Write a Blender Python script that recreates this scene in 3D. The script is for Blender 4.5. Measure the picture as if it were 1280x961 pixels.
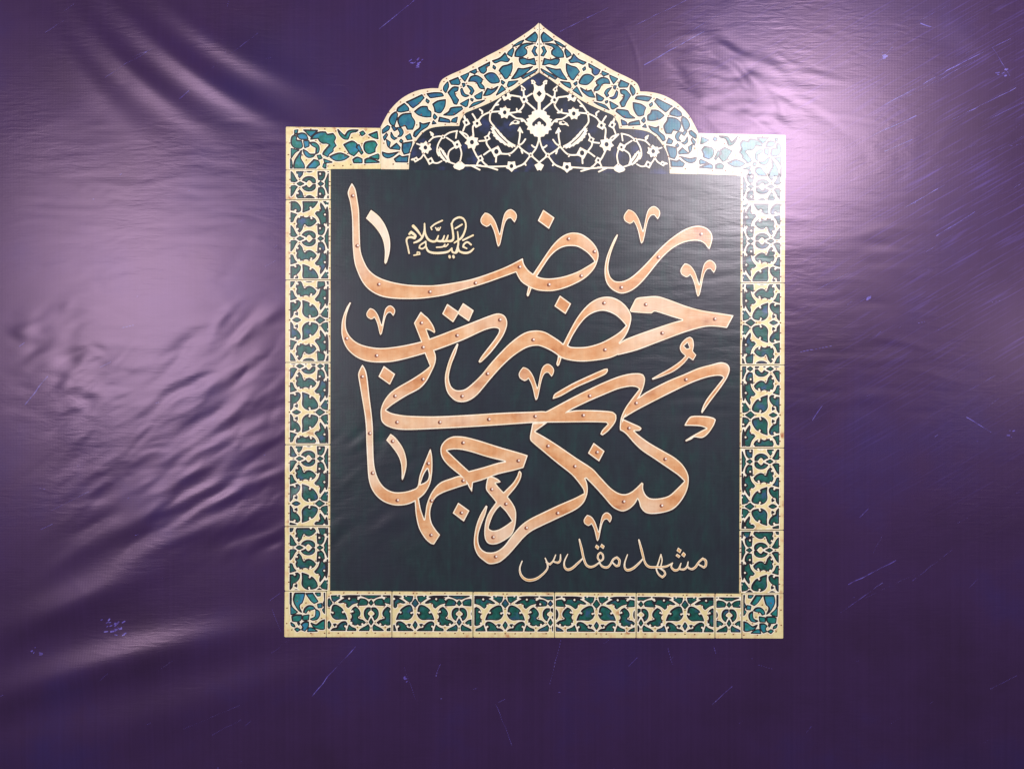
import bpy, math, random
import numpy as np

# ------------------------------------------------------------------ scene, camera, light
for o in list(bpy.data.objects):
    bpy.data.objects.remove(o)
sc = bpy.context.scene
PX = 0.003            # one design unit (print pixel) is 3 mm on the banner
CZ = 1.9              # height of the camera above the floor
def X(px): return (px - 640.0) * PX
def Z(py): return CZ + (480.5 - py) * PX

CAM_D = 3.2
cam = bpy.data.cameras.new('camera')
cam.sensor_width = 36.0
cam.lens = 36.0 * CAM_D / (1280 * PX)
cam.clip_start = 0.05
cam.clip_end = 100
co = bpy.data.objects.new('camera', cam)
sc.collection.objects.link(co)
co.location = (0, -CAM_D, CZ)
co.rotation_euler = (math.radians(90), 0, 0)
sc.camera = co

w = bpy.data.worlds.new('World')
sc.world = w
w.use_nodes = True
bg = w.node_tree.nodes['Background']
bg.inputs[0].default_value = (1.0, 0.97, 0.98, 1)
bg.inputs[1].default_value = 0.08

def area(name, loc, target, size, power, col, size_y=None, shape='DISK'):
    l = bpy.data.lights.new(name, 'AREA')
    l.shape = shape
    l.size = size
    if size_y: l.size_y = size_y
    l.energy = power
    l.color = col
    o = bpy.data.objects.new(name, l)
    sc.collection.objects.link(o)
    o.location = loc
    from mathutils import Vector
    d = Vector(target) - Vector(loc)
    o.rotation_euler = d.to_track_quat('-Z', 'Y').to_euler()
    return o
area('hall_lamp', (1.98, -3.3, CZ + 1.77), (0.4, 0, CZ + 0.2), 0.95, 150, (1.0, 0.95, 0.98))
area('hall_left_lamp', (-2.75, -3.4, CZ + 0.62), (-0.9, 0, CZ), 1.25, 108, (1.0, 0.95, 0.97), 1.9, 'RECTANGLE')  # broad lamp level with the camera, reflected as the left glow
area('side_lamp', (4.05, -3.3, CZ + 0.35), (1.2, 0, CZ), 0.5, 12, (1.0, 0.95, 0.97))

sc.view_settings.view_transform = 'Standard'
sc.view_settings.look = 'None'
sc.view_settings.exposure = 0.0
sc.view_settings.gamma = 1.0
sc.view_settings.use_curve_mapping = False

# ------------------------------------------------------------------ materials
def srgb(r, g, b):
    def f(c):
        c /= 255.0
        return c / 12.92 if c <= 0.04045 else ((c + 0.055) / 1.055) ** 2.4
    return (f(r), f(g), f(b), 1)

def vinyl(name, stops, nscale=9.0, stretch=(1, 1, 1), rough=0.335, detail=6.0, second=None, streaks=False, rot=0.0, tint=(1, 0.93, 1, 1)):
    """printed glossy vinyl: colour from noise over the print, weave bump shared by all inks"""
    m = bpy.data.materials.new(name)
    m.use_nodes = True
    nt = m.node_tree
    N, L = nt.nodes, nt.links
    b = N['Principled BSDF']
    geo = N.new('ShaderNodeNewGeometry')
    mp = N.new('ShaderNodeMapping')
    mp.inputs['Scale'].default_value = stretch
    mp.inputs['Rotation'].default_value = (0, rot, 0)
    L.new(geo.outputs['Position'], mp.inputs['Vector'])
    n = N.new('ShaderNodeTexNoise')
    n.inputs['Scale'].default_value = nscale
    n.inputs['Detail'].default_value = detail
    n.inputs['Roughness'].default_value = 0.62
    L.new(mp.outputs['Vector'], n.inputs['Vector'])
    r = N.new('ShaderNodeValToRGB')
    els = r.color_ramp.elements
    while len(els) < len(stops): els.new(0.5)
    for e, (p, c) in zip(els, stops):
        e.position = p
        e.color = c
    L.new(n.outputs['Fac'], r.inputs['Fac'])
    col = r.outputs['Color']
    if second:                      # (colour, scale, low, high)
        c2, s2, lo, hi = second
        n2 = N.new('ShaderNodeTexNoise')
        n2.inputs['Scale'].default_value = s2
        n2.inputs['Detail'].default_value = 5
        L.new(geo.outputs['Position'], n2.inputs['Vector'])
        mr = N.new('ShaderNodeMapRange')
        mr.inputs['From Min'].default_value = lo
        mr.inputs['From Max'].default_value = hi
        L.new(n2.outputs['Fac'], mr.inputs['Value'])
        mx = N.new('ShaderNodeMix')
        mx.data_type = 'RGBA'
        L.new(mr.outputs['Result'], mx.inputs['Factor'])
        L.new(col, mx.inputs[6])
        mx.inputs[7].default_value = c2
        col = mx.outputs[2]
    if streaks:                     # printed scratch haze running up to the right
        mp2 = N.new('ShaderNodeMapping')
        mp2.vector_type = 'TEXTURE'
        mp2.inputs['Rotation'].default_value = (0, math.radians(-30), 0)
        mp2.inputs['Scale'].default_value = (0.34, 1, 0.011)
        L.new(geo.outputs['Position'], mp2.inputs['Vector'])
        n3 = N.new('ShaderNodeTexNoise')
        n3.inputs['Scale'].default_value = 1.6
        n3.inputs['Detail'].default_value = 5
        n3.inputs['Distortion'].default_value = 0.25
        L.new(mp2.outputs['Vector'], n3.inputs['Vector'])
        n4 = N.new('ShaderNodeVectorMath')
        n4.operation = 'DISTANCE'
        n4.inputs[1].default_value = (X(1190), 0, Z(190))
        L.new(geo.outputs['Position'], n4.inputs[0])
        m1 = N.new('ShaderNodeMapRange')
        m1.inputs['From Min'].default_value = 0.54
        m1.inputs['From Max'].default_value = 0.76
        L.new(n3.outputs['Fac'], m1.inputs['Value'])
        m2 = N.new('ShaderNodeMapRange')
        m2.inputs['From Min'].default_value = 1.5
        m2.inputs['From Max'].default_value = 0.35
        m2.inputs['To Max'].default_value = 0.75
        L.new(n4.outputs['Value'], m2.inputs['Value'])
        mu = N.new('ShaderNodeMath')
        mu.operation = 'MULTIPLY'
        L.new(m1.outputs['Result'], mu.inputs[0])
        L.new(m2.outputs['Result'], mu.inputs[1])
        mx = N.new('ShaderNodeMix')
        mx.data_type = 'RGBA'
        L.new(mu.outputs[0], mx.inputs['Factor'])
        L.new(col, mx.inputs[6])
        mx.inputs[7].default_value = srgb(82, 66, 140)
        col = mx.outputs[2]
    # faint upright banding left by the print head
    mpb = N.new('ShaderNodeMapping')
    mpb.inputs['Scale'].default_value = (95, 1, 0.7)
    L.new(geo.outputs['Position'], mpb.inputs['Vector'])
    nbd = N.new('ShaderNodeTexNoise')
    nbd.inputs['Scale'].default_value = 1.0
    nbd.inputs['Detail'].default_value = 4
    L.new(mpb.outputs['Vector'], nbd.inputs['Vector'])
    mrb = N.new('ShaderNodeMapRange')
    mrb.inputs['From Min'].default_value = 0.3
    mrb.inputs['From Max'].default_value = 0.7
    mrb.inputs['To Min'].default_value = 0.935
    mrb.inputs['To Max'].default_value = 1.05
    L.new(nbd.outputs['Fac'], mrb.inputs['Value'])
    vm = N.new('ShaderNodeVectorMath')
    vm.operation = 'SCALE'
    L.new(col, vm.inputs[0])
    L.new(mrb.outputs['Result'], vm.inputs['Scale'])
    L.new(vm.outputs[0], b.inputs['Base Color'])
    b.inputs['Roughness'].default_value = rough
    b.inputs['Specular IOR Level'].default_value = 0.62
    b.inputs['Specular Tint'].default_value = tint
    # woven scrim pressed through the vinyl + faint unevenness
    sep = N.new('ShaderNodeSeparateXYZ')
    L.new(geo.outputs['Position'], sep.inputs[0])
    def sine(sock, freq):
        a = N.new('ShaderNodeMath'); a.operation = 'MULTIPLY'; a.inputs[1].default_value = freq
        L.new(sock, a.inputs[0])
        s = N.new('ShaderNodeMath'); s.operation = 'SINE'
        L.new(a.outputs[0], s.inputs[0])
        return s.outputs[0]
    add = N.new('ShaderNodeMath'); add.operation = 'ADD'
    L.new(sine(sep.outputs['X'], 2 * math.pi / 0.0105), add.inputs[0])
    L.new(sine(sep.outputs['Z'], 2 * math.pi / 0.0095), add.inputs[1])
    nb = N.new('ShaderNodeTexNoise')
    nb.inputs['Scale'].default_value = 55
    nb.inputs['Detail'].default_value = 4
    L.new(geo.outputs['Position'], nb.inputs['Vector'])
    mb = N.new('ShaderNodeMath'); mb.operation = 'MULTIPLY_ADD'
    mb.inputs[1].default_value = 3.0
    L.new(nb.outputs['Fac'], mb.inputs[0])
    L.new(add.outputs[0], mb.inputs[2])
    bp = N.new('ShaderNodeBump')
    bp.inputs['Strength'].default_value = 0.05
    bp.inputs['Distance'].default_value = 0.00022
    L.new(mb.outputs[0], bp.inputs['Height'])
    # fine crinkle: short level creases in patches
    mpc = N.new('ShaderNodeMapping')
    mpc.inputs['Scale'].default_value = (13, 1, 62)
    mpc.inputs['Rotation'].default_value = (0, math.radians(4), 0)
    L.new(geo.outputs['Position'], mpc.inputs['Vector'])
    nc = N.new('ShaderNodeTexNoise')
    nc.inputs['Scale'].default_value = 1.0
    nc.inputs['Detail'].default_value = 3
    nc.inputs['Distortion'].default_value = 0.6
    L.new(mpc.outputs['Vector'], nc.inputs['Vector'])
    nm = N.new('ShaderNodeTexNoise')
    nm.inputs['Scale'].default_value = 2.6
    nm.inputs['Detail'].default_value = 2
    L.new(geo.outputs['Position'], nm.inputs['Vector'])
    mm = N.new('ShaderNodeMapRange')
    mm.inputs['From Min'].default_value = 0.38
    mm.inputs['From Max'].default_value = 0.66
    L.new(nm.outputs['Fac'], mm.inputs['Value'])
    mc = N.new('ShaderNodeMath'); mc.operation = 'MULTIPLY'
    L.new(nc.outputs['Fac'], mc.inputs[0])
    L.new(mm.outputs['Result'], mc.inputs[1])
    bp2 = N.new('ShaderNodeBump')
    bp2.inputs['Strength'].default_value = 0.36
    bp2.inputs['Distance'].default_value = 0.0022
    L.new(mc.outputs[0], bp2.inputs['Height'])
    L.new(bp.outputs['Normal'], bp2.inputs['Normal'])
    L.new(bp2.outputs['Normal'], b.inputs['Normal'])
    return m

M = {}
M['purple'] = vinyl('purple_vinyl', [(0.30, srgb(48, 31, 62)), (0.52, srgb(54, 35, 74)), (0.74, srgb(49, 37, 88))],
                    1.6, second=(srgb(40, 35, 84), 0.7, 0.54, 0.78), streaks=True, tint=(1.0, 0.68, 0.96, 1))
M['panel'] = vinyl('dark_green_ink', [(0.3, srgb(33, 40, 48)), (0.52, srgb(36, 49, 55)), (0.74, srgb(33, 62, 62))],
                   6, (4, 1, 1.5), second=(srgb(40, 43, 56), 3, .45, .7))
M['tymp'] = vinyl('dark_slate_ink', [(0.3, srgb(28, 36, 42)), (0.6, srgb(34, 42, 54)), (0.8, srgb(38, 48, 80))],
                  22, second=(srgb(50, 62, 104), 11, .54, .72))
M['cream'] = vinyl('cream_ink', [(0.24, srgb(200, 140, 92)), (0.38, srgb(226, 200, 150)), (0.55, srgb(234, 220, 164)), (0.8, srgb(238, 212, 174))],
                   34, second=(srgb(176, 104, 70), 19, .62, .74))
M['arch_cream'] = vinyl('pale_glare_cream_ink', [(0.24, srgb(214, 164, 124)), (0.40, srgb(234, 214, 180)), (0.7, srgb(242, 232, 200))],
                        24, second=(srgb(216, 160, 130), 18, .66, .80))  # paler than the border cream: partly print, partly lamp hotspot painted into the colour
M['edge'] = vinyl('pale_edge_ink', [(0.3, srgb(246, 232, 205)), (0.7, srgb(252, 246, 230))], 30)
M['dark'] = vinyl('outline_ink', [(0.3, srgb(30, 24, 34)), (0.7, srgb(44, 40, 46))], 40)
M['teal'] = vinyl('teal_ink', [(0.28, srgb(18, 56, 56)), (0.5, srgb(24, 90, 80)), (0.72, srgb(42, 106, 102))],
                  60, second=(srgb(52, 84, 122), 26, .55, .68))
M['teal_corner'] = vinyl('bright_teal_ink', [(0.28, srgb(26, 92, 92)), (0.5, srgb(32, 122, 110)), (0.72, srgb(60, 140, 160))],
                         50, second=(srgb(50, 130, 170), 20, .5, .66))
M['blue'] = vinyl('blue_teal_ink', [(0.28, srgb(30, 80, 108)), (0.5, srgb(42, 114, 136)), (0.72, srgb(54, 128, 138))],
                  45, second=(srgb(50, 84, 132), 20, .55, .68))
M['copper'] = vinyl('copper_ink', [(0.27, srgb(180, 110, 66)), (0.42, srgb(212, 152, 104)), (0.56, srgb(224, 174, 128)), (0.74, srgb(236, 202, 164))],
                    9, (1, 1, 1.6), detail=12, second=(srgb(240, 218, 194), 2.6, .50, .72))
M['pale_copper'] = vinyl('pale_copper_ink', [(0.3, srgb(236, 206, 178)), (0.7, srgb(244, 228, 208))], 9)
M['rim'] = vinyl('rim_ink', [(0.3, srgb(244, 224, 186)), (0.7, srgb(254, 246, 228))], 14)
M['script'] = vinyl('small_script_ink', [(0.3, srgb(222, 164, 98)), (0.7, srgb(232, 188, 118))], 20)
M['script_pale'] = vinyl('pale_script_ink', [(0.3, srgb(240, 220, 170)), (0.7, srgb(246, 234, 205))], 40)
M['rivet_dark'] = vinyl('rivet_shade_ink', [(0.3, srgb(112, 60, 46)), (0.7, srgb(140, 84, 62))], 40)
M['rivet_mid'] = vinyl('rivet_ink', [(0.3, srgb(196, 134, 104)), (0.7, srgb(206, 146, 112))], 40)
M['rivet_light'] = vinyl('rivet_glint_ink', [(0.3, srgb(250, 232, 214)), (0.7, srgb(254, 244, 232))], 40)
M['nail'] = vinyl('nail_ink', [(0.3, srgb(96, 44, 34)), (0.6, srgb(150, 84, 58)), (0.8, srgb(60, 40, 34))], 30)
M['scratch'] = vinyl('scratch_ink', [(0.35, srgb(78, 58, 126)), (0.5, srgb(94, 78, 168)), (0.7, srgb(132, 118, 206))], 30)

# ------------------------------------------------------------------ the vinyl's relief
GS = 2.0                                  # relief grid step, print pixels
GX0, GX1, GY0, GY1 = -180, 1460, -150, 1112
gx = np.arange(GX0, GX1 + .1, GS)
gy = np.arange(GY0, GY1 + .1, GS)
H = np.zeros((len(gy), len(gx)))          # metres towards the viewer

def stamp(cx, cy, th, length, width, amp, wave=None, phase=0.0, bend=0.0):
    """one fold: gaussian envelope along/across direction th (image degrees, y down)"""
    R = 3.0 * max(length, width)
    i0, i1 = np.searchsorted(gx, [cx - R, cx + R])
    j0, j1 = np.searchsorted(gy, [cy - R, cy + R])
    if i1 <= i0 or j1 <= j0: return
    xx, yy = np.meshgrid(gx[i0:i1] - cx, gy[j0:j1] - cy)
    c, s = math.cos(math.radians(th)), math.sin(math.radians(th))
    u = xx * c + yy * s
    v = -xx * s + yy * c + bend * u * u / max(length, 1)
    e = np.exp(-(u / length) ** 2 - (v / width) ** 2)
    if wave: e = e * np.cos(2 * math.pi * v / wave + phase)
    H[j0:j1, i0:i1] += amp * e

rng = random.Random(7)
MM = 0.001
# big soft folds, upper left
for (x0, y0, x1, y1, wd, a) in [(95, 25, 225, 145, 15, 5.0), (150, 22, 320, 148, 15, 6.0), (205, 10, 330, 95, 14, 3.5),
                                (45, 15, 150, 150, 18, 3.2), (250, 20, 370, 110, 18, 2.2)]:
    L = math.hypot(x1 - x0, y1 - y0)
    stamp((x0 + x1) / 2, (y0 + y1) / 2, math.degrees(math.atan2(y1 - y0, x1 - x0)), L * .55, wd, 1.5 * a * MM, bend=0.08)
# big soft folds, lower left
for (x0, y0, x1, y1, wd, a) in [(-60, 885, 290, 785, 24, 15.0), (40, 950, 420, 822, 30, 6.5), (-40, 800, 170, 730, 24, 6.0),
                                (120, 720, 345, 620, 15, 5.0), (90, 690, 300, 590, 12, 3.4), (210, 660, 352, 585, 9, 2.8), (150, 640, 340, 540, 10, 2.6), (30, 780, 240, 690, 16, 4.0),
                                (-80, 960, 120, 900, 30, 5)]:
    L = math.hypot(x1 - x0, y1 - y0)
    stamp((x0 + x1) / 2, (y0 + y1) / 2, math.degrees(math.atan2(y1 - y0, x1 - x0)), L * .5, wd, 1.6 * a * MM, bend=-0.05)
def packets(n, x0, x1, y0, y1, th, dth, l0, l1, w0, w1, slope, seed):
    r = random.Random(seed)
    for _ in range(n):
        wd = r.uniform(w0, w1)
        stamp(r.uniform(x0, x1), r.uniform(y0, y1), r.gauss(th, dth), r.uniform(l0, l1), wd,
              slope * r.uniform(.4, 1.2) * wd * PX * 0.55 * r.choice((-1, 1)), bend=r.uniform(-.15, .15))
packets(120, 60, 365, 440, 690, -33, 9, 12, 44, 4, 9, 0.13, 1)      # diagonal puckers, lower left
packets(26, 215, 360, 395, 520, -36, 8, 16, 34, 6, 9, 0.13, 11)
packets(150, 80, 365, 430, 640, -25, 14, 6, 18, 2.8, 4.2, 0.085, 21)
packets(90, 60, 365, 230, 440, -6, 10, 6, 20, 2.8, 4.0, 0.05, 22)
packets(60, 850, 1000, 60, 190, 20, 16, 6, 16, 2.8, 4.2, 0.07, 23)
packets(170, 40, 360, 150, 470, -3, 6, 14, 50, 3.2, 6, 0.045, 2)    # fine level ripples, left
packets(60, 20, 130, 380, 520, -15, 25, 10, 26, 5, 9, 0.08, 3)
packets(26, 845, 985, 55, 190, 33, 10, 12, 34, 5, 8, 0.10, 4)       # short creases, upper right
packets(70, 840, 1060, 40, 200, 4, 10, 14, 40, 3.5, 6, 0.045, 5)
packets(260, 730, 930, 215, 520, -3, 5, 14, 42, 3.2, 5.5, 0.040, 6)  # ripples across the dark panel
packets(110, 930, 1180, 240, 520, 0, 8, 14, 46, 3.5, 6, 0.040, 8)
packets(50, 415, 520, 540, 690, -32, 8, 14, 34, 5, 8, 0.06, 9)
packets(240, -100, 1400, 0, 960, 0, 40, 20, 70, 6, 16, 0.016, 10)   # general unevenness
packets(60, 960, 1280, 380, 930, -25, 25, 20, 70, 8, 18, 0.02, 12)
stamp(793, 62, 72, 34, 2.6, 0.35 * MM, bend=-.12)                   # a hair crease by the arch
stamp(1000, 250, 90, 600, 240, 6 * MM)
DHY, DHX = np.gradient(H, GS * PX)        # slope per metre (rows run downwards)

def sample(A, px, py):
    fx = np.clip((np.asarray(px, float) - GX0) / GS, 0, len(gx) - 1.001)
    fy = np.clip((np.asarray(py, float) - GY0) / GS, 0, len(gy) - 1.001)
    i, j = fx.astype(int), fy.astype(int)
    a, b = fx - i, fy - j
    return (A[j, i] * (1 - a) * (1 - b) + A[j, i + 1] * a * (1 - b) + A[j + 1, i] * (1 - a) * b + A[j + 1, i + 1] * a * b)

def lay(px, py, off):
    """print pixel -> vertices on the vinyl, raised by off metres"""
    px, py = np.asarray(px, float), np.asarray(py, float)
    return np.stack([(px - 640) * PX, -sample(H, px, py) - off, CZ + (480.5 - py) * PX], 1)

def lay_normals(px, py):
    nx, nz = sample(DHX, px, py), -sample(DHY, px, py)
    n = np.stack([-nx, -np.ones_like(nx), -nz], 1)
    # surface y = -H: outward (towards -y) normal is (-dH/dx, -1, -dH/dz)
    return n / np.linalg.norm(n, axis=1, keepdims=True)

col = sc.collection
def link(name, me, parent=None, mat=None):
    o = bpy.data.objects.new(name, me)
    col.objects.link(o)
    if parent is not None: o.parent = parent
    if mat is not None and me is not None and not me.materials: me.materials.append(M[mat])
    return o

# ------------------------------------------------------------------ 2-D shape tools (print pixels)
def smooth(pts, closed=True, corner=48, sub=4):
    P = [np.array(p[:2], float) for p in pts]
    n = len(P)
    cornerf = []
    for i in range(n):
        a, b, c = P[i - 1], P[i], P[(i + 1) % n]
        v1, v2 = b - a, c - b
        ang = abs(math.degrees(math.atan2(v1[0] * v2[1] - v1[1] * v2[0], v1 @ v2)))
        cornerf.append(ang > corner)
    out = []
    for i in range(n if closed else n - 1):
        p1, p2 = P[i], P[(i + 1) % n]
        p0 = P[i - 1] if (closed or i > 0) else p1
        p3 = P[(i + 2) % n] if (closed or i + 2 < n) else p2
        t1 = (p2 - p0) / 2 if not cornerf[i] else (p2 - p1) * .6
        t2 = (p3 - p1) / 2 if not cornerf[(i + 1) % n] else (p2 - p1) * .6
        d = np.linalg.norm(p2 - p1)
        for t in (t1, t2):
            L = np.linalg.norm(t)
            if L > d * 1.1: t *= d * 1.1 / L
        k = sub if d > 3 else max(1, sub // 2)
        for q in range(k):
            s = q / k
            out.append((2 * s ** 3 - 3 * s * s + 1) * p1 + (s ** 3 - 2 * s * s + s) * t1 + (-2 * s ** 3 + 3 * s * s) * p2 + (s ** 3 - s * s) * t2)
    if not closed: out.append(P[-1])
    return np.array(out)

def poly_sdf(px, py, P):
    """signed distance (negative inside) of flat point arrays to polygon P"""
    d2 = np.full(px.shape, 1e18)
    ins = np.zeros(px.shape, bool)
    Q = np.roll(P, -1, 0)
    for (ax, ay), (bx, by) in zip(P, Q):
        ex, ey = bx - ax, by - ay
        wx, wy = px - ax, py - ay
        t = np.clip((wx * ex + wy * ey) / (ex * ex + ey * ey + 1e-12), 0, 1)
        d2 = np.minimum(d2, (wx - ex * t) ** 2 + (wy - ey * t) ** 2)
        if ay != by:
            ins ^= ((ay > py) != (by > py)) & (px < (bx - ax) * (py - ay) / (by - ay) + ax)
    d = np.sqrt(d2)
    return np.where(ins, -d, d)

class Field:
    """a signed-distance picture over a patch of the print"""
    def __init__(s, x0, y0, x1, y1, h):
        s.h = h
        s.xs = np.arange(x0, x1 + h, h)
        s.ys = np.arange(y0, y1 + h, h)
        s.f = np.full((len(s.ys), len(s.xs)), 50.0)
    def win(s, P, pad):
        lo, hi = P.min(0) - pad, P.max(0) + pad
        i0, i1 = np.searchsorted(s.xs, [lo[0], hi[0]])
        j0, j1 = np.searchsorted(s.ys, [lo[1], hi[1]])
        return i0, i1, j0, j1
    def add(s, P, hole=False, pad=5):
        i0, i1, j0, j1 = s.win(P, pad)
        if i1 <= i0 or j1 <= j0: return
        xx, yy = np.meshgrid(s.xs[i0:i1], s.ys[j0:j1])
        d = poly_sdf(xx, yy, P)
        W = s.f[j0:j1, i0:i1]
        s.f[j0:j1, i0:i1] = np.maximum(W, -d) if hole else np.minimum(W, d)
    def stroke(s, pts, w, pad=5):
        """tapered stroke; w one width or a list"""
        pts = np.array(pts, float)
        if np.isscalar(w): w = [w] * len(pts)
        # resample smoothly
        k = 5
        S = smooth(pts, closed=False, corner=70, sub=k) if len(pts) > 2 else pts
        wi = np.interp(np.linspace(0, 1, len(S)), np.linspace(0, 1, len(w)), w) / 2
        i0, i1, j0, j1 = s.win(S, pad + max(w))
        if i1 <= i0 or j1 <= j0: return
        xx, yy = np.meshgrid(s.xs[i0:i1], s.ys[j0:j1])
        best = s.f[j0:j1, i0:i1]
        for a in range(len(S) - 1):
            (ax, ay), (bx, by) = S[a], S[a + 1]
            ex, ey = bx - ax, by - ay
            t = np.clip(((xx - ax) * ex + (yy - ay) * ey) / (ex * ex + ey * ey + 1e-12), 0, 1)
            d = np.hypot(xx - ax - ex * t, yy - ay - ey * t) - (wi[a] * (1 - t) + wi[a + 1] * t)
            best = np.minimum(best, d)
        s.f[j0:j1, i0:i1] = best

def fill_mesh(name, F, f, off):
    """filled marching squares of f<0, laid on the vinyl"""
    ny, nx = f.shape
    f = np.where(np.abs(f) < 1e-6, 1e-6, f)
    ins = f < 0
    X0, Y0 = np.meshgrid(F.xs, F.ys)
    cid = -np.ones((ny, nx), int); hid = -np.ones((ny, nx), int); vid = -np.ones((ny, nx), int)
    px, py = [], []
    n = 0
    k = ins.sum(); cid[ins] = np.arange(k); px.append(X0[ins]); py.append(Y0[ins]); n += k
    hc = np.zeros((ny, nx), bool); hc[:, :-1] = ins[:, :-1] != ins[:, 1:]
    jj, ii = np.nonzero(hc)
    t = f[jj, ii] / (f[jj, ii] - f[jj, ii + 1])
    hid[jj, ii] = n + np.arange(len(jj)); px.append(F.xs[ii] + t * F.h); py.append(F.ys[jj]); n += len(jj)
    vc = np.zeros((ny, nx), bool); vc[:-1] = ins[:-1] != ins[1:]
    jj, ii = np.nonzero(vc)
    t = f[jj, ii] / (f[jj, ii] - f[jj + 1, ii])
    vid[jj, ii] = n + np.arange(len(jj)); px.append(F.xs[ii]); py.append(F.ys[jj] + t * F.h); n += len(jj)
    if n == 0: return None
    px, py = np.concatenate(px), np.concatenate(py)
    a, b, c, d = ins[:-1, :-1], ins[:-1, 1:], ins[1:, 1:], ins[1:, :-1]
    case = a * 1 + b * 2 + c * 4 + d * 8
    def ids(sym, j, i):
        return {'a': cid[j, i], 'b': cid[j, i + 1], 'c': cid[j + 1, i + 1], 'd': cid[j + 1, i],
                'T': hid[j, i], 'R': vid[j, i + 1], 'B': hid[j + 1, i], 'L': vid[j, i]}[sym]
    table = {1: ['aTL'], 2: ['bRT'], 4: ['cBR'], 8: ['dLB'], 3: ['abRL'], 6: ['bcBT'], 12: ['cdLR'], 9: ['daTB'],
             5: ['aTL', 'cBR'], 10: ['bRT', 'dLB'], 7: ['abcBL'], 14: ['bcdLT'], 13: ['cdaTR'], 11: ['dabRB'], 15: ['abcd']}
    loops, starts, totals = [], [], []
    pos = 0
    for k, polys in table.items():
        j, i = np.nonzero(case == k)
        if not len(j): continue
        for p in polys:
            q = np.stack([ids(s_, j, i) for s_ in p[::-1]], 1)
            loops.append(q.ravel())
            starts.append(pos + np.arange(len(j)) * len(p))
            totals.append(np.full(len(j), len(p)))
            pos += q.size
    loops = np.concatenate(loops).astype(np.int32)
    starts = np.concatenate(starts).astype(np.int32)
    me = bpy.data.meshes.new(name)
    co_ = lay(px, py, off)
    me.vertices.add(n); me.vertices.foreach_set('co', co_.ravel())
    me.loops.add(len(loops)); me.loops.foreach_set('vertex_index', loops)
    me.polygons.add(len(starts)); me.polygons.foreach_set('loop_start', starts)
    me.update(calc_edges=True)
    me.polygons.foreach_set('use_smooth', np.ones(len(starts), bool))
    me.validate()
    if len(me.vertices) == n:
        me.normals_split_custom_set_from_vertices(lay_normals(px, py).tolist())
    return me

def pts(s, ox=0, oy=0, k=1.0):
    """'x,y x,y ...' measured at k times magnification from corner (ox, oy)"""
    return [(ox + float(a.split(',')[0]) / k, oy + float(a.split(',')[1]) / k) for a in s.split()]

L1, L2, L3, L4 = 0.0006, 0.0012, 0.0018, 0.0024
L5 = 0.0031

# ------------------------------------------------------------------ the banner sheet
ny, nx = H.shape
xx, yy = np.meshgrid(gx, gy)
V = lay(xx.ravel(), yy.ravel(), 0.0)
V[:, 1] = -H.ravel()
nv = len(V)
# a thin hem behind so that the sheet has a thickness
idx = np.arange(nv).reshape(ny, nx)
q = np.stack([idx[:-1, :-1], idx[1:, :-1], idx[1:, 1:], idx[:-1, 1:]], -1).reshape(-1, 4)
rim = np.concatenate([idx[0, :], idx[1:, -1], idx[-1, -2::-1], idx[-2:0:-1, 0]])
back = V[rim] + np.array([0, 0.012, 0])
bi = nv + np.arange(len(rim))
rq = np.stack([rim, np.roll(rim, -1), np.roll(bi, -1), bi], 1)
q = np.concatenate([q, rq]).astype(np.int32)
V = np.concatenate([V, back])
me = bpy.data.meshes.new('banner')
me.vertices.add(len(V)); me.vertices.foreach_set('co', V.ravel())
me.loops.add(q.size); me.loops.foreach_set('vertex_index', q.ravel())
me.polygons.add(len(q)); me.polygons.foreach_set('loop_start', (np.arange(len(q)) * 4).astype(np.int32))
me.update(calc_edges=True)
sm = np.ones(len(q), bool); sm[-len(rq):] = False
me.polygons.foreach_set('use_smooth', sm)
banner = link('banner', me, None, 'purple')
banner['label'] = 'wrinkled glossy purple vinyl banner printed with an arched calligraphy plaque'
banner['category'] = 'banner'

# wall the banner hangs on
wm = bpy.data.meshes.new('wall')
wm.from_pydata([(-4.5, .05, -.0), (4.5, .05, -.0), (4.5, .05, 4.6), (-4.5, .05, 4.6), (-4.5, .2, 0), (4.5, .2, 0), (4.5, .2, 4.6), (-4.5, .2, 4.6)],
               [], [(0, 1, 2, 3), (5, 4, 7, 6), (0, 4, 5, 1), (3, 2, 6, 7), (0, 3, 7, 4), (1, 5, 6, 2)])
M['wall'] = vinyl('grey_plaster', [(0.3, srgb(120, 116, 116)), (0.7, srgb(136, 132, 130))], 6, rough=.8)
wall = link('wall', wm, None, 'wall')
wall['kind'] = 'structure'

# ------------------------------------------------------------------ plaque geometry
def lerp(a, b, t): return a + (b - a) * t
def xl_out(y): return lerp(357.6, 355.9, (y - 160) / 635)
def xl_in(y): return lerp(413.6, 412.6, (y - 212) / 526)
def xr_out(y): return lerp(981.0, 978.4, (y - 170) / 627)
def xr_in(y): return lerp(925.6, 923.6, (y - 212) / 526)
def yb_out(x): return lerp(795.4, 797.2, (x - 356) / 622)
def yb_in(x): return lerp(738.2, 741.4, (x - 412) / 512)

AX = 674.0
def mir(P):
    """left half of the arch -> right half (the print leans a little)"""
    out = []
    for x, y in P:
        d = AX - x
        xr = AX + d if d <= 199 else AX + 199 + (d - 199) * (107.5 / 116.5)
        out.append((xr, y + 0.0172 * (xr - x)))
    return out

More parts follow.
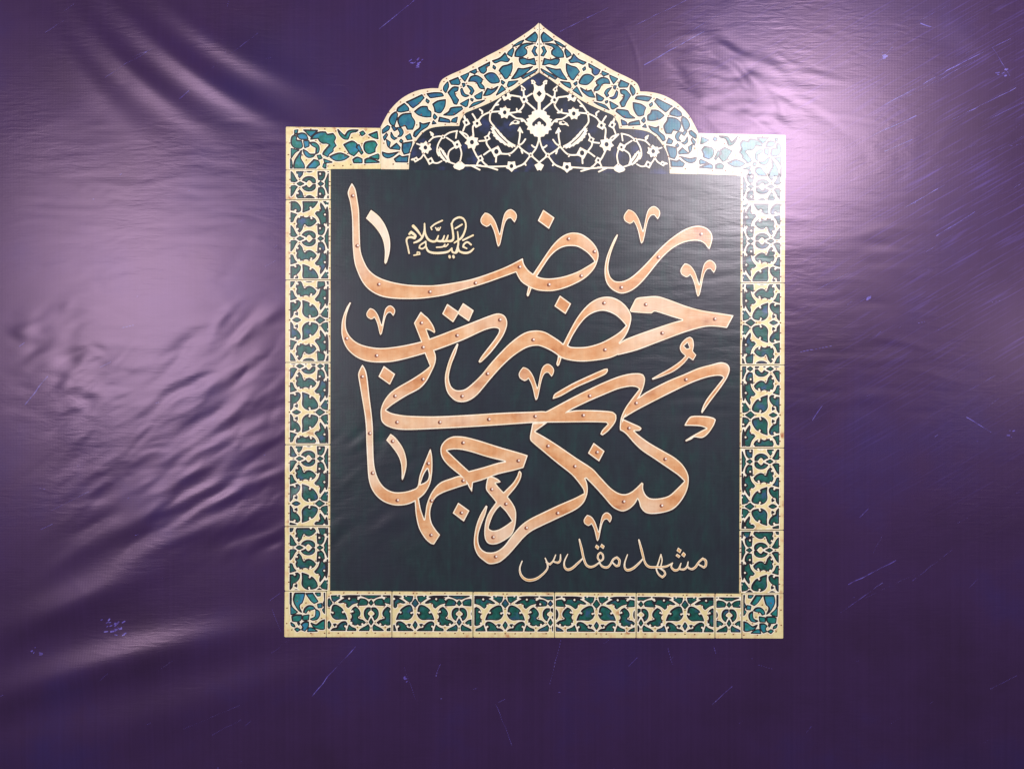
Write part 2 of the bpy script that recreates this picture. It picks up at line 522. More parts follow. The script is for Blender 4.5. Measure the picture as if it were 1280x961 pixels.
arch_out = pts('475.4,160 479.3,152.2 487.1,138.6 498.8,126.2 510.5,118.4 523.5,113.2 537.8,110.9 548.2,110.9 549.5,105.2 553.3,99.4 563.4,93.7 582.1,85.3 605.5,72.2 629,60 652,45.5 667.6,34.6 674,28.6')
arch_in = pts('511.2,212 511.8,199 515,186 520.9,175.6 530,165.2 540.4,160 556,158.1 574.2,158 575.5,150.9 579.4,145.7 582.1,141.5 596.2,135.8 610.2,129.8 624.3,122.7 641.6,112.6 652,105.3 662.4,98 673.8,91.2')
def sm_open(P): return [tuple(p) for p in smooth(P, closed=False, corner=40, sub=3)]
AO, AI = sm_open(arch_out), sm_open(arch_in)
AOr, AIr = mir(AO)[::-1], mir(AI)[::-1]
corner_r = mir([(357.6, 159)])[0]

# whole plaque ground (also what shows in the joints between the tiles)
ground = [(358.2, 159.6)] + [(x, y + .6) for x, y in AO] + [(x, y + .6) for x, y in AOr] + [(980.4, 170.8), (977.9, 796.6), (356.5, 794.8)]
Fg = Field(340, 15, 1000, 812, 2.0)
Fg.add(np.array(ground), pad=400)
panel = link('plaque_ground', fill_mesh('plaque_ground', Fg, Fg.f, L1), banner, 'panel')
panel['label'] = 'dark green printed field behind the copper calligraphy'

def nails_mesh(name, points, r, off):
    verts, faces = [], []
    px, py = [], []
    for (x, y) in points:
        b0 = len(px)
        for k in range(6):
            a = k * math.pi / 3
            px.append(x + r * math.cos(a)); py.append(y + r * math.sin(a))
        faces.append(tuple(range(b0 + 5, b0 - 1, -1)))
    me = bpy.data.meshes.new(name)
    me.from_pydata(lay(px, py, off).tolist(), [], faces)
    for p in me.polygons: p.use_smooth = True
    me.normals_split_custom_set_from_vertices(lay_normals(px, py).tolist())
    return me

CELL = 27.0
def knob(F, ks, r=1.25):
    for x, y in ks:
        i0, i1 = np.searchsorted(F.xs, [x - 4, x + 4])
        j0, j1 = np.searchsorted(F.ys, [y - 4, y + 4])
        if i1 <= i0 or j1 <= j0: continue
        xx, yy = np.meshgrid(F.xs[i0:i1], F.ys[j0:j1])
        F.f[j0:j1, i0:i1] = np.maximum(F.f[j0:j1, i0:i1], r - np.hypot(xx - x, yy - y))
NC = [0]
def build_tile(name, label, outline, holes, nails, base, ink, h=0.8, line=1.35, nail_r=0.85, shift=(0.5, 0.5), grow=0.8, knobs=()):
    """cream openwork over coloured inlays: base sheet, dark outlines, inlays, nail dots"""
    P = np.array(outline, float)
    lo, hi = P.min(0) - 3, P.max(0) + 3
    F = Field(lo[0], lo[1], hi[0], hi[1], 1.0)
    F.add(P, pad=200)
    t = link(name, fill_mesh(name, F, F.f, L2), banner, base)
    if label: t['label'] = label
    G = Field(lo[0], lo[1], hi[0], hi[1], h)
    for hp in holes:
        S = smooth(hp, corner=58, sub=3)
        G.add(S, pad=5)
    G.f -= grow
    knob(G, knobs)
    C = Field(lo[0], lo[1], hi[0], hi[1], h)
    C.add(P, pad=200)
    g = np.maximum(G.f, C.f + 1.2)
    ed = fill_mesh('pale_edge', G, np.maximum(G.f - 1.0, C.f + .5), L3 - .0003)
    if ed: link('pale_edge', ed, t, 'edge')['kind'] = 'stuff'
    m1 = fill_mesh('outline', G, g, L3)
    if m1: link('outline', m1, t, 'dark')['kind'] = 'stuff'
    # inlays: one cell each, pulled in more on the shaded upper left side; slivers stay together
    sx, sy = shift
    small = None
    for hp in holes:
        S = smooth(hp, corner=58, sub=3)
        l2, h2 = np.maximum(S.min(0) - 2, lo), np.minimum(S.max(0) + 2, hi)
        if (h2 - l2).min() < 2: continue
        K = Field(l2[0], l2[1], h2[0], h2[1], h)
        K.add(S, pad=4)
        K.f -= grow
        knob(K, knobs)
        D = Field(l2[0], l2[1], h2[0], h2[1], h)
        D.add(P, pad=300)
        k2 = np.maximum(K.f, D.f + 1.2)
        J = np.clip(np.arange(k2.shape[0]) - int(round(sy / h)), 0, k2.shape[0] - 1)
        I = np.clip(np.arange(k2.shape[1]) - int(round(sx / h)), 0, k2.shape[1] - 1)
        k2 = np.maximum(k2, k2[np.ix_(J, I)]) + line
        if (k2 < 0).sum() * h * h > CELL:
            NC[0] += 1
            link('inlay', fill_mesh('inlay', K, k2, L4 + (NC[0] % 40) * 2e-6), t, ink)
        else:
            if small is None: small = Field(lo[0], lo[1], hi[0], hi[1], h)
            small.add(S, pad=4)
    if small is not None:
        m2 = fill_mesh('small_inlays', small, np.maximum(small.f - grow, C.f + 1.2) + line, L4)
        if m2: link('small_inlays', m2, t, ink)['kind'] = 'stuff'
    if nails:
        nn = [p for p in nails if lo[0] + 3.5 < p[0] < hi[0] - 3.5 and lo[1] + 3.5 < p[1] < hi[1] - 3.5]
        if nn: link('nail_heads', nails_mesh('nail_heads', nn, nail_r, L5), t, 'nail')['kind'] = 'stuff'
    return t

# --- the repeating border motif, half a period: leaf axis u=0 ... medallion axis u=1,
#     v from the inner edge (0) to the outer edge (1); measured on an enlargement
def uv(s): return [((a - 375) / 613.0, (b - 36) / 646.0) for a, b in pts(s)]
HALF = [uv(s) for s in [
    '408,104 530,98 540,125 490,160 455,185 425,168',
    '568,110 640,98 822,97 816,104 700,103 600,120',
    '515,195 580,150 680,122 790,128 820,160 800,190 720,215 655,265 635,250 620,205 590,190 540,200',
    '450,230 500,240 560,280 580,310 570,335 605,350 635,430 560,425 480,430 430,400 405,350 440,338 412,312 425,255',
    '405,587 440,560 490,555 510,510 560,470 610,462 635,490 632,515 612,530 610,587',
    '440,500 475,497 458,528',
    '760,255 800,290 825,340 815,380 800,400 830,435 860,440 905,475 870,500 820,515 790,505 750,510 710,490 695,465 700,430 715,390 700,350 720,330 705,310 725,275',
    '668,510 700,540 762,565 766,587 643,587',
    '818,587 850,560 920,525 945,505 962,540 955,587',
    '835,140 900,150 940,180 930,225 850,232 790,232 815,190',
    '975,268 930,270 895,310 890,370 910,415 940,440 950,410 965,385 940,370 930,345 950,320 975,300']]
AXIS_LEAF = [uv(s) for s in ['375,138 420,205 375,257 330,205', '375,458 402,508 375,562 346,508']]
AXIS_MED = [uv(s) for s in ['988,158 1017,200 988,232 959,200', '988,418 1014,470 988,508 962,470',
                            '852,97 1124,97 1056,122 1016,140 988,130 960,140 920,122']]
NAIL = [((a - 375) / 613.0, (b - 36) / 646.0) for a, b in
        pts('450,200 375,275 605,205 790,542 930,475 988,548 825,402 805,250 690,425 690,345 490,508 400,60 590,58 790,58 960,58 375,622 510,625 720,622 930,622 375,110')]

KNOB = [((a - 375) / 613.0, (b - 36) / 646.0) for a, b in pts('668,140 545,118 800,142 578,330 428,338 718,318 792,520 815,405 612,528 700,480 860,498 610,225 500,110 850,205')]
def run_border(axes, P):
    """axes: [(position, 'L'|'M')...] along the run, P(s, v) -> print pixel"""
    holes, nails, knobs = [], [], []
    for (s0, k0), (s1, k1) in zip(axes[:-1], axes[1:]):
        a, b = (s0, s1) if k0 == 'L' else (s1, s0)
        for hp in HALF: holes.append([P(lerp(a, b, u), v) for u, v in hp])
        for u, v in NAIL: nails.append(P(lerp(a, b, u), v))
        for u, v in KNOB: knobs.append(P(lerp(a, b, u), v))
    for i, (s, k) in enumerate(axes):
        ref = axes[i + 1][0] - s if i + 1 < len(axes) else s - axes[i - 1][0]
        for hp in (AXIS_LEAF if k == 'L' else AXIS_MED):
            u0 = 0.0 if k == 'L' else 1.0
            holes.append([P(s + (u - u0) * abs(ref), v) for u, v in hp])
    return holes, nails, knobs

def vs(v): return v if v <= 0 or v >= .9 else max(.022, .055 + (v - .094) * 1.09)
def PL(s, v): return (lerp(xl_in(s), xl_out(s), vs(v)), s)
def PR(s, v): return (lerp(xr_in(s), xr_out(s), vs(v)), s)
def PB(s, v): return (s, lerp(yb_in(s), yb_out(s), v))
ax_side = [(343, 'M'), (400, 'L'), (457.5, 'M'), (515, 'L'), (573, 'M'), (629, 'L'), (684, 'M'), (739, 'L')]
ax_top = [(185, 'M'), (241, 'L'), (298.4, 'M'), (355, 'L')]
ax_corner = [(175, 'L'), (230, 'M'), (286, 'L')]
ax_bottom = [(411.5, 'L'), (464, 'M'), (519, 'L'), (574, 'M'), (631.5, 'L'), (688, 'M'), (745.5, 'L'), (801, 'M'), (856, 'L'), (911, 'M'), (966, 'L')]

def side_tiles(P, axes_list, joints, where):
    for (y0, y1), axes in zip(joints, axes_list):
        h_, n_, k_ = run_border(axes, P)
        h_ = [q_ for q_ in h_ if min(p[1] for p in q_) < y1 and max(p[1] for p in q_) > y0]
        n_ = [p for p in n_ if y0 + 2 < p[1] < y1 - 2]
        o_ = [P(y0, 0), P(y0, 1), P(y1, 1), P(y1, 0)]
        build_tile('border_tile', None, o_, h_, n_, 'cream', 'teal', knobs=k_)
jl = [(213, 249.6), (250.4, 349.6), (350.4, 452.6), (453.4, 555.2), (556, 657.2), (658, 738)]
jr = [(217, 253), (253.8, 353.6), (354.4, 455.8), (456.6, 559.2), (560, 661.6), (662.4, 741)]
axs = [ax_corner, ax_top] + [ax_side] * 4
side_tiles(PL, axs, jl, 'left')
def sh(a, d): return [(s + d, k) for s, k in a]
side_tiles(PR, [sh(ax_corner, 4), sh(ax_top, 3.5)] + [sh(ax_side, 3.5)] * 3 + [[(629 + 3, 'L'), (684 + 3, 'M'), (741, 'L')]], jr, 'right')
jb = [(408.4, 489.6), (490.4, 590.8), (591.6, 692.6), (693.4, 794.6), (795.4, 893), (893.8, 926.6)]
for x0, x1 in jb:
    h_, n_, k_ = run_border(ax_bottom, PB)
    h_ = [q_ for q_ in h_ if min(p[0] for p in q_) < x1 and max(p[0] for p in q_) > x0]
    n_ = [p for p in n_ if x0 + 2 < p[0] < x1 - 2]
    build_tile('border_tile', None, [PB(x0, 0), PB(x1, 0), PB(x1, 1), PB(x0, 1)], h_, n_, 'cream', 'teal', knobs=k_)

# --- lower corners
KC = ['260,150 420,145 415,200 380,310 340,340 335,400 370,470 320,430 260,340 235,260 245,190', '450,155 560,150 590,200 650,290 590,320 530,270',
      '610,150 690,140 690,190 650,195', '762,150 800,150 800,370 770,400 745,330 770,270', '650,340 715,325 720,390 660,395',
      '190,340 220,400 300,470 270,490 195,510', '410,470 430,410 490,365 560,370 600,410 540,430 480,440 450,485',
      '620,430 670,460 680,520 640,590 560,605 530,590 600,560 620,510', '210,545 270,520 370,520 375,570 340,620 290,630 220,620',
      '405,535 500,520 490,600 400,605', '195,650 250,690 260,720 210,700', '370,680 420,640 490,640 485,720 430,790 380,770 400,720',
      '540,660 620,690 680,650 720,620 790,600 790,720 740,765 650,750 580,720', '500,740 560,745 640,795 480,800',
      '735,430 770,400 798,400 798,500 760,480', '262,760 300,740 350,770 300,800', '310,660 340,655 330,690', '180,120 192,120 192,330 180,330']
kc = [pts(s, 350, 730, 13.73) for s in KC]
kn = pts('300,285 450,312 385,395 720,578 620,632 515,455 560,520 128,105 125,400 122,660 210,770 535,830 770,830', 350, 730, 13.73)
def mb(P): return [(979 - (x - 355.8) * 0.985, y + 2.4) for x, y in P]
bl = [(xl_out(738), 738.6), (407.8, 738.6), (407.8, yb_out(408)), (355.9, 795.4)]
build_tile('corner_tile', 'lower left corner of the plaque border with green interlace', bl, kc, kn, 'cream', 'teal_corner', grow=1.0)
build_tile('corner_tile', 'lower right corner of the plaque border with green interlace',
           [(927.4, 741.4), (xr_out(741), 741.4), (978.5, 797.2), (927.4, yb_out(927))], [mb(q_) for q_ in kc], mb(kn), 'cream', 'teal_corner', grow=1.0)

# --- upper corners with the short straight strip
TC = ['150,110 180,105 170,135 150,140', '240,105 375,108 310,170 285,150 265,125',
      '310,195 340,150 400,125 455,125 470,150 530,140 555,180 540,220 560,260 530,290 530,315 490,345 480,370 430,345 440,320 500,250 470,235 430,235 400,215 385,185',
      '580,100 620,140 650,165 690,110 780,105 760,120 710,130 690,170 680,195 640,190 600,150', '170,150 220,135 260,150 280,195 250,195 200,190',
      '120,175 150,155 165,180 160,205 215,215 225,270 210,285 150,280 115,240', '240,215 290,215 290,265 250,280',
      '305,230 350,230 390,270 385,325 360,340 365,280 320,255', '235,300 270,320 300,345 350,345 330,370 280,375 245,340',
      '115,290 150,300 190,305 150,330 115,380', '215,310 180,360 150,410 140,470 160,520 205,560 240,500 240,450 205,390 210,350',
      '375,360 405,355 420,385 390,395', '265,500 275,470 340,400 385,415 395,450 360,480 350,520 310,505',
      '640,250 720,215 770,245 760,280 790,300 770,330 740,360 700,340 680,310', '500,370 540,350 610,335 690,370 640,400 580,410 540,400',
      '840,260 860,225 940,215 970,250 950,290 950,320 890,340 850,310', '890,150 970,120 980,190 940,180', '440,395 520,425 450,430',
      '730,400 770,375 820,395 820,430 740,430', '850,400 890,385 1000,425 850,432', '900,375 980,345 1000,365 985,395',
      '440,440 460,440 458,490 430,470', '790,250 830,330 815,345 770,275', '108,395 118,420 120,500 108,505', '800,130 830,115 850,140 820,160']
tc = [pts(s, 350, 150, 8) for s in TC]
tn = pts('225,355 265,405 360,210 405,245 600,290 680,340 650,365 720,180 800,155 890,180 650,320 815,310 820,240 85,350 80,620 100,235 310,95 450,95 560,115 480,465 540,460 630,460 710,450 850,450 150,640 205,600', 350, 150, 8)
ul = [(357.6, 159), (475.8, 160.4), (476, 205), (476, 211.4), (407.4, 211.4), (407.4, 212.6), (xl_in(213), 212.6), (357.5, 212.6)]
ul = [(357.6, 159), (475.8, 160.4), (476, 211.4), (413.6, 211.6), (413.6, 212.6), (357.5, 212.6)]
build_tile('corner_tile', 'upper left corner of the plaque border with bright teal interlace', ul, tc, tn, 'cream', 'teal_corner', grow=1.0)
build_tile('corner_tile', 'upper right corner of the plaque border with the lamp glare painted in as paler cream', mir(ul), [mir(q_) for q_ in tc], mir(tn), 'arch_cream', 'teal_corner')  # lamp glare painted into the base: paler cream than the left corner

# --- the arch band
A1 = ['225,350 245,370 235,420 215,480 185,470 165,425 190,375', '310,268 350,310 352,335 280,350 240,340 250,310',
      '330,255 395,225 480,185 500,215 480,235 455,265 395,310 370,290 355,270', '530,175 600,165 670,170 685,195 620,205 560,212 545,195',
      '525,225 550,245 540,265 520,245', '585,275 630,245 705,232 700,290 670,345 645,358 605,345 600,310',
      '410,345 470,300 530,298 540,330 565,350 565,395 510,395 450,378', '260,400 300,370 375,362 380,395 410,440 405,480 390,515 340,515 325,480 270,490 250,440',
      '600,370 625,400 605,420 590,400', '690,378 740,345 760,310 860,300 870,320 830,350 780,380', '650,400 740,425 750,450 640,440',
      '775,420 820,400 810,450 765,445', '590,435 615,460 580,465', '460,450 490,465 555,450 530,490 470,530 420,590 400,580 410,540 460,500',
      '100,525 150,480 170,490 160,520 105,555', '240,500 280,505 300,545 280,580 250,585 270,560 260,530', '185,545 210,590 240,600 215,615 185,590',
      '190,490 215,490 235,520 215,530', '325,585 365,560 385,610 340,615', '110,590 140,555 150,570 120,620', '140,615 175,640 165,690 150,670',
      '175,700 235,650 270,690 265,710', '295,650 385,635 365,740 310,755 290,710', '215,800 265,765 290,780 350,770 345,830 230,828',
      '100,735 160,750 250,735 200,775 150,790 110,770', '280,612 298,630 280,645 266,630']
A2 = ['160,520 210,460 220,520 185,600 158,570', '235,445 345,400 375,470 360,495 260,490', '385,385 490,340 485,370 440,450 415,420', '505,325 590,290 595,330 570,350',
      '620,275 770,195 765,240 720,260 725,310 690,345 650,330', '490,450 520,390 600,375 670,420 665,460 640,470 690,520 700,550 640,540 600,470 560,450',
      '700,375 760,340 830,345 880,400 900,450 890,465 800,475 740,430', '215,600 280,530 350,530 340,575 300,590 310,640 355,700 330,755 295,745 270,690',
      '470,505 530,530 560,580 530,630 505,610 525,580', '385,560 400,545 435,620 490,640 450,655 400,630', '405,480 435,480 440,510 420,525',
      '570,650 670,590 660,680 600,685', '690,640 740,545 800,560 880,520 850,570 770,630', '860,635 930,510 980,560', '380,750 490,690 470,780 450,790',
      '500,800 560,740 700,705 640,740', '520,680 550,690 540,715 520,700', '820,240 850,265 840,290 815,270', '930,440 970,465 950,490 930,475']
A3 = ['340,440 395,390 405,420 380,495 330,465', '150,545 240,510 300,450 330,510 355,525 330,555 250,545 185,570', '230,660 270,610 330,595 385,570 380,660 330,750 300,760 275,720',
      '395,370 470,320 525,298 500,330 430,365', '420,490 430,430 490,360 560,335 640,340 560,365 530,390 560,420 560,460 500,495', '545,290 620,230 660,200 690,250 670,320 600,310',
      '695,172 711,152 711,186', '625,430 655,370 680,385 660,430 690,480 660,485', '470,520 520,510 580,530 650,515 670,590 640,590 590,575 520,590 480,560',
      '380,760 430,690 460,635 520,640 630,615 560,680 490,730 430,755', '330,840 345,795 455,785 400,830 340,860', '500,740 590,690 690,640 670,670 600,715 520,760',
      '711,318 711,366 690,345']
ah = [pts(s, 465, 95, 7.69) for s in A1] + [pts(s, 540, 60, 10.68) for s in A2] + [pts(s, 600, 20, 9.61) for s in A3]
an = (pts('165,355 275,255 400,187 535,152 665,145 505,185 455,262 365,345 475,375 430,475 245,370 310,480 415,632 370,738 345,848 205,850 260,735 145,575 115,650 485,552 705,470 820,465 880,360 790,365 545,660', 465, 95, 7.69)
      + pts('125,572 160,455 195,415 375,330 550,262 730,172 905,70 380,430 460,480 590,475 700,570 800,540 680,430 615,325 735,265 910,355 915,410 990,535 710,685 560,805 785,715 1035,575 320,620 390,520', 540, 60, 10.68)
      + pts('80,540 240,450 390,350 535,250 655,155 435,385 570,390 660,340 575,510 680,545 660,690 525,735 470,820 355,905 600,735 365,720', 600, 20, 9.61))
archL = AO + [(AX - .35, 28.9), (AX - .35, 91.4)] + AI[::-1] + [(476.2, 211.8), (476.2, 160)]
archR = mir(AO) + [(AX + .35, 28.9), (AX + .35, 91.4)] + mir(AI)[::-1] + mir([(476.2, 211.8), (476.2, 160)])
build_tile('arch_band', 'left half of the pointed arch band with blue teal cells', archL, ah, an, 'arch_cream', 'blue', h=0.7, grow=0.9)
build_tile('arch_band', 'right half of the pointed arch band with blue teal cells', archR, [mir(q_) for q_ in ah], mir(an), 'arch_cream', 'blue', h=0.7, grow=0.9)

# --- tympanum under the arch: dark ground with pale floral tracery
tym = [(x + 1, y + .6) for x, y in AI] + [(x - 1, y + .6) for x, y in AIr]
Ft = Field(505, 85, 845, 222, 1.5)
Ft.add(np.array(tym), pad=200)
tymp = link('arch_field', fill_mesh('arch_field', Ft, Ft.f, L2 - 0.0003), banner, 'tymp')
tymp['label'] = 'dark slate field under the arch with navy patches'
Fl = Field(508, 90, AX + .8, 218, 0.6)
Fh = Field(508, 90, AX + .8, 218, 0.6)          # dark eyes cut back out of the flowers
def T1(s): return pts(s, 500, 135, 11.31)
def T2(s): return pts(s, 575, 95, 7.69)
def flower(c, r, n, hole, k, spike=1.32):
    P = []
    for i in range(2 * n):
        a = math.pi * i / n + .3
        rr = r * (spike if i % 2 == 0 else .92)
        P.append((c[0] + rr * math.cos(a) / k, c[1] + rr * math.sin(a) / k))
    Fl.add(np.array(P))
    if hole:
        Q = [(c[0] + hole * math.cos(t) / k, c[1] + hole * (1.15 * math.sin(t)) / k) for t in np.linspace(0, 2 * math.pi, 9)[:-1]]
        Fh.add(np.array(Q))
W = 2.0
for s in ['165,735 225,738 290,720 335,655 350,600', '340,660 375,720 430,760 520,785 590,755', '410,480 470,425 560,405 610,415', '430,345 465,405',
          '610,415 700,355 810,330', '805,330 790,430', '660,425 740,480 790,520', '590,430 540,520 525,620 550,680', '850,560 870,650 850,760', '770,560 700,610 680,690 700,760',
          '700,770 780,800', '930,815 1050,820 1140,815', '165,735 185,725', '240,510 290,530', '850,340 940,380 980,440', '905,110 935,180']:
    Fl.stroke(T1(s), W)
for s in ['50,865 160,865 280,875 470,870', '110,865 190,905', '250,870 360,905', '540,880 610,850 660,790 680,765', '680,765 610,720 565,670 575,580 575,500', '565,670 600,650 628,612',
          '680,765 730,700 757,620', '680,765 757,832', '130,580 125,490 165,460', '60,600 0,540', '120,690 165,780 190,795 165,850', '195,795 230,840 260,865', '230,760 300,715 350,730', '390,750 480,750 540,700 562,670',
          '185,630 240,625', '262,600 255,650 290,705', '262,600 285,545', '295,350 288,430 330,490', '295,350 340,280 390,225', '295,350 380,345', '480,370 540,410 600,420 640,460',
          '480,360 560,345 610,290 615,230', '545,320 552,345 585,352', '615,230 608,130 590,100', '490,190 580,205', '635,250 720,325', '640,205 690,175', '165,460 210,390 290,350', '120,370 140,400 165,450',
          '190,325 215,345 212,365', '60,450 40,400', '60,450 30,530', '350,750 345,830', '690,670 715,690 735,690', '690,50 720,90 745,110', '757,620 757,560', '755,240 755,330', '470,750 478,768', '590,720 600,745', '620,840 632,860',
          '440,190 480,230', '560,530 575,505 600,548', '340,285 368,280']:
    Fl.stroke(T2(s), 2.2)
flower(T1('360,565')[0], 74, 7, 27, 11.31)
flower(T1('430,755')[0], 46, 4, 20, 11.31)
flower(T1('225,735')[0], 34, 4, 12, 11.31)
flower(T1('610,415')[0], 30, 3, 13, 11.31)
flower(T1('808,522')[0], 52, 4, 18, 11.31)
flower(T1('940,215')[0], 44, 4, 18, 11.31)
flower(T1('455,375')[0], 24, 3, 0, 11.31)
for c, r, n, hl in [('495,870', 44, 5, 18), ('115,640', 56, 7, 20), ('195,795', 28, 4, 12), ('350,730', 46, 4, 22), ('262,600', 27, 4, 12), ('430,355', 50, 7, 18), ('615,230', 33, 4, 14),
                    ('440,190', 44, 4, 14), ('165,460', 36, 4, 14), ('60,450', 30, 4, 11), ('295,350', 17, 3, 7), ('680,765', 22, 3, 9), ('757,872', 34, 4, 0), ('607,130', 22, 3, 8), ('600,430', 18, 3, 0), ('705,65', 20, 3, 6)]:
    flower(T2(c)[0], r, n, hl, 7.69)
for s in ['750,830 790,790 850,745 900,790 930,815 900,860 840,885 770,860']:
    Fl.add(np.array(T1(s)))
def serrated(A, k, slit):
    P = np.array(A)
    c = P.mean(0)
    S = smooth(A, corner=60, sub=4)
    out = [c + (p - c) * (1.12 if i % 2 == 0 else .93) for i, p in enumerate(S)]
    Fl.add(np.array(out))
    Fh.stroke(slit, 1.3)
serrated(T1('560,555 620,610 670,690 712,765 650,770 580,710 538,640'), 11.31, T1('575,610 600,660 655,735'))
serrated(T2('300,490 345,500 400,560 470,630 545,672 500,690 430,665 350,610 310,550'), 7.69, T2('335,520 380,580 455,650'))
Fl.add(np.array(T2('470,485 490,450 530,425 575,440 570,465 540,470 510,465')))
Fh.add(np.array(T2('510,445 540,432 550,450 525,458')))
big = smooth(T2('765,325 720,335 690,350 690,375 655,385 665,405 633,420 650,440 630,470 655,490 640,520 670,525 675,560 700,560 715,585 745,590 765,606'), corner=30, sub=2)
Fl.add(big)
Fh.add(np.array(T2('765,400 735,418 695,455 693,480 715,490 725,465 745,475 745,450 765,440')))
Fl.add(np.array(smooth(T2('765,100 735,105 705,85 712,130 700,170 712,215 735,250 765,262'), corner=50)))
Fh.add(np.array(T2('765,140 735,175 765,210')))
tr = np.maximum(Fl.f + .05, -Fh.f)
# a mirrored copy makes the other half
full = Field(508, 90, 842, 222, 0.6)
Xf, Yf = np.meshgrid(full.xs, full.ys)
xl_ = np.where(Xf > AX, 2 * AX - Xf, Xf)
yl_ = np.where(Xf > AX, Yf - 0.0172 * 2 * (Xf - AX), Yf)
fi = np.clip((xl_ - Fl.xs[0]) / .6, 0, len(Fl.xs) - 1.001); fj = np.clip((yl_ - Fl.ys[0]) / .6, 0, len(Fl.ys) - 1.001)
ii, jj = fi.astype(int), fj.astype(int); fa, fb = fi - ii, fj - jj
full.f = tr[jj, ii] * (1 - fa) * (1 - fb) + tr[jj, ii + 1] * fa * (1 - fb) + tr[jj + 1, ii] * (1 - fa) * fb + tr[jj + 1, ii + 1] * fa * fb
clipF = Field(508, 90, 842, 222, 0.6)
cl = [(x + .2, y) for x, y in AI] + [(x - .2, y) for x, y in AIr]
cl[0] = (cl[0][0], 216); cl[-1] = (cl[-1][0], 222)
clipF.add(np.array(cl), pad=200)
full.f = np.maximum(full.f, clipF.f)
link('tracery_outline', fill_mesh('tracery_outline', full, full.f - .75, L3), tymp, 'dark')
link('tracery', fill_mesh('tracery', full, full.f, L4), tymp, 'edge')
tnl = T2('680,765 295,350 430,300 350,680 115,580 565,670 480,755 615,270 600,120 440,160') + T1('330,640 390,515 850,770 610,385 340,655')
link('nail_heads', nails_mesh('nail_heads', tnl + mir(tnl), .7, L5), tymp, 'nail')['kind'] = 'stuff'

# ------------------------------------------------------------------ calligraphy
# rivet shared by all letters: shaded disc, body, glint
def disc(cx, cy, r, off, n=12):
    return [((cx + r * math.cos(2 * math.pi * k / n)) * PX, -off, -(cy + r * math.sin(2 * math.pi * k / n)) * PX) for k in range(n)]
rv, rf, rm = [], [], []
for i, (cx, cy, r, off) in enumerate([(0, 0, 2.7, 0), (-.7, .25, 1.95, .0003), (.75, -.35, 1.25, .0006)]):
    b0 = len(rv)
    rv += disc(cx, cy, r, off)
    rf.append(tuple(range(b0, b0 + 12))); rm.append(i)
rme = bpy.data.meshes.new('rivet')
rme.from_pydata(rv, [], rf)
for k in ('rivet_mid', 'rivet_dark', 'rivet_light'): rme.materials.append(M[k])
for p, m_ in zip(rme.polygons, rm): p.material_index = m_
RIV = pts('441.2,245.2 446.9,307.5 473.8,355.6 537.5,365 594.5,354 649.5,334 686.2,356 710.6,299 743,314.8 726.5,345.2 776.5,359.6 823,321.8 876,293.2 433.5,423.2 527,403.8 571.5,419.4 529,434.2 471,444.5 625,399.9 666.5,424.8 755,379 756,437.2 807,380.8 893,399 827.5,416.5 609.5,467.2 577.8,495.2 528.8,474 494,495 496.5,527.6 550,527.6 611.2,524 669,520.3 453,470.8 462.5,541.4 466,591 497,625 491,551.3 535.5,579 579,553.2 648,575.6 579,600.4 539.5,625.3 577,640.5 614.8,611.3 632.5,629.5 539,668.3 616.5,671 619.8,695.2 658,659.4 697,641 685,557.3 718.5,582.6 779.5,626.5 831.2,573.5 826.8,631.5 746.2,565 729,519 737,494.8 795,503.8 786,535 857,474.4')
used = set()
NL = [0]

def letter(name, label, polys, holes=(), h=0.8, rimw=1.45, face='copper', rimm='rim', strokes=(), shadow=2.5):
    S = [smooth(p) for p in polys]
    Hs = [smooth(p) for p in holes]
    allp = np.concatenate(S + [np.array(p) for p, w_ in strokes]) if (S or strokes) else None
    lo, hi = allp.min(0) - 7, allp.max(0) + 7
    F = Field(lo[0], lo[1], hi[0], hi[1], h)
    for p in S: F.add(p, pad=6)
    for p, w_ in strokes: F.stroke(p, w_, pad=5)
    for p in Hs: F.add(p, hole=True, pad=3)
    if face == 'script_pale': F.f -= .22
    NL[0] += 1
    e = NL[0] * 0.000012
    t = link(name, fill_mesh(name, F, F.f + rimw, L4 + e) or bpy.data.meshes.new(name), banner, face)
    if label: t['label'] = label
    link('rim', fill_mesh('rim', F, F.f, L3 + e), t, rimm)
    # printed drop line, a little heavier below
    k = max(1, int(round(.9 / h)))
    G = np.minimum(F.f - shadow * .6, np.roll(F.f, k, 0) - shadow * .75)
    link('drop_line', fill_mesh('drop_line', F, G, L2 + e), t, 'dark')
    for i, (x, y) in enumerate(RIV):
        if i in used or not (F.xs[0] < x < F.xs[-1] and F.ys[0] < y < F.ys[-1]): continue
        if F.f[int((y - F.ys[0]) / h), int((x - F.xs[0]) / h)] < -0.8:
            used.add(i)
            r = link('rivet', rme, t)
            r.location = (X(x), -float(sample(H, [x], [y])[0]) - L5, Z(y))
    return t

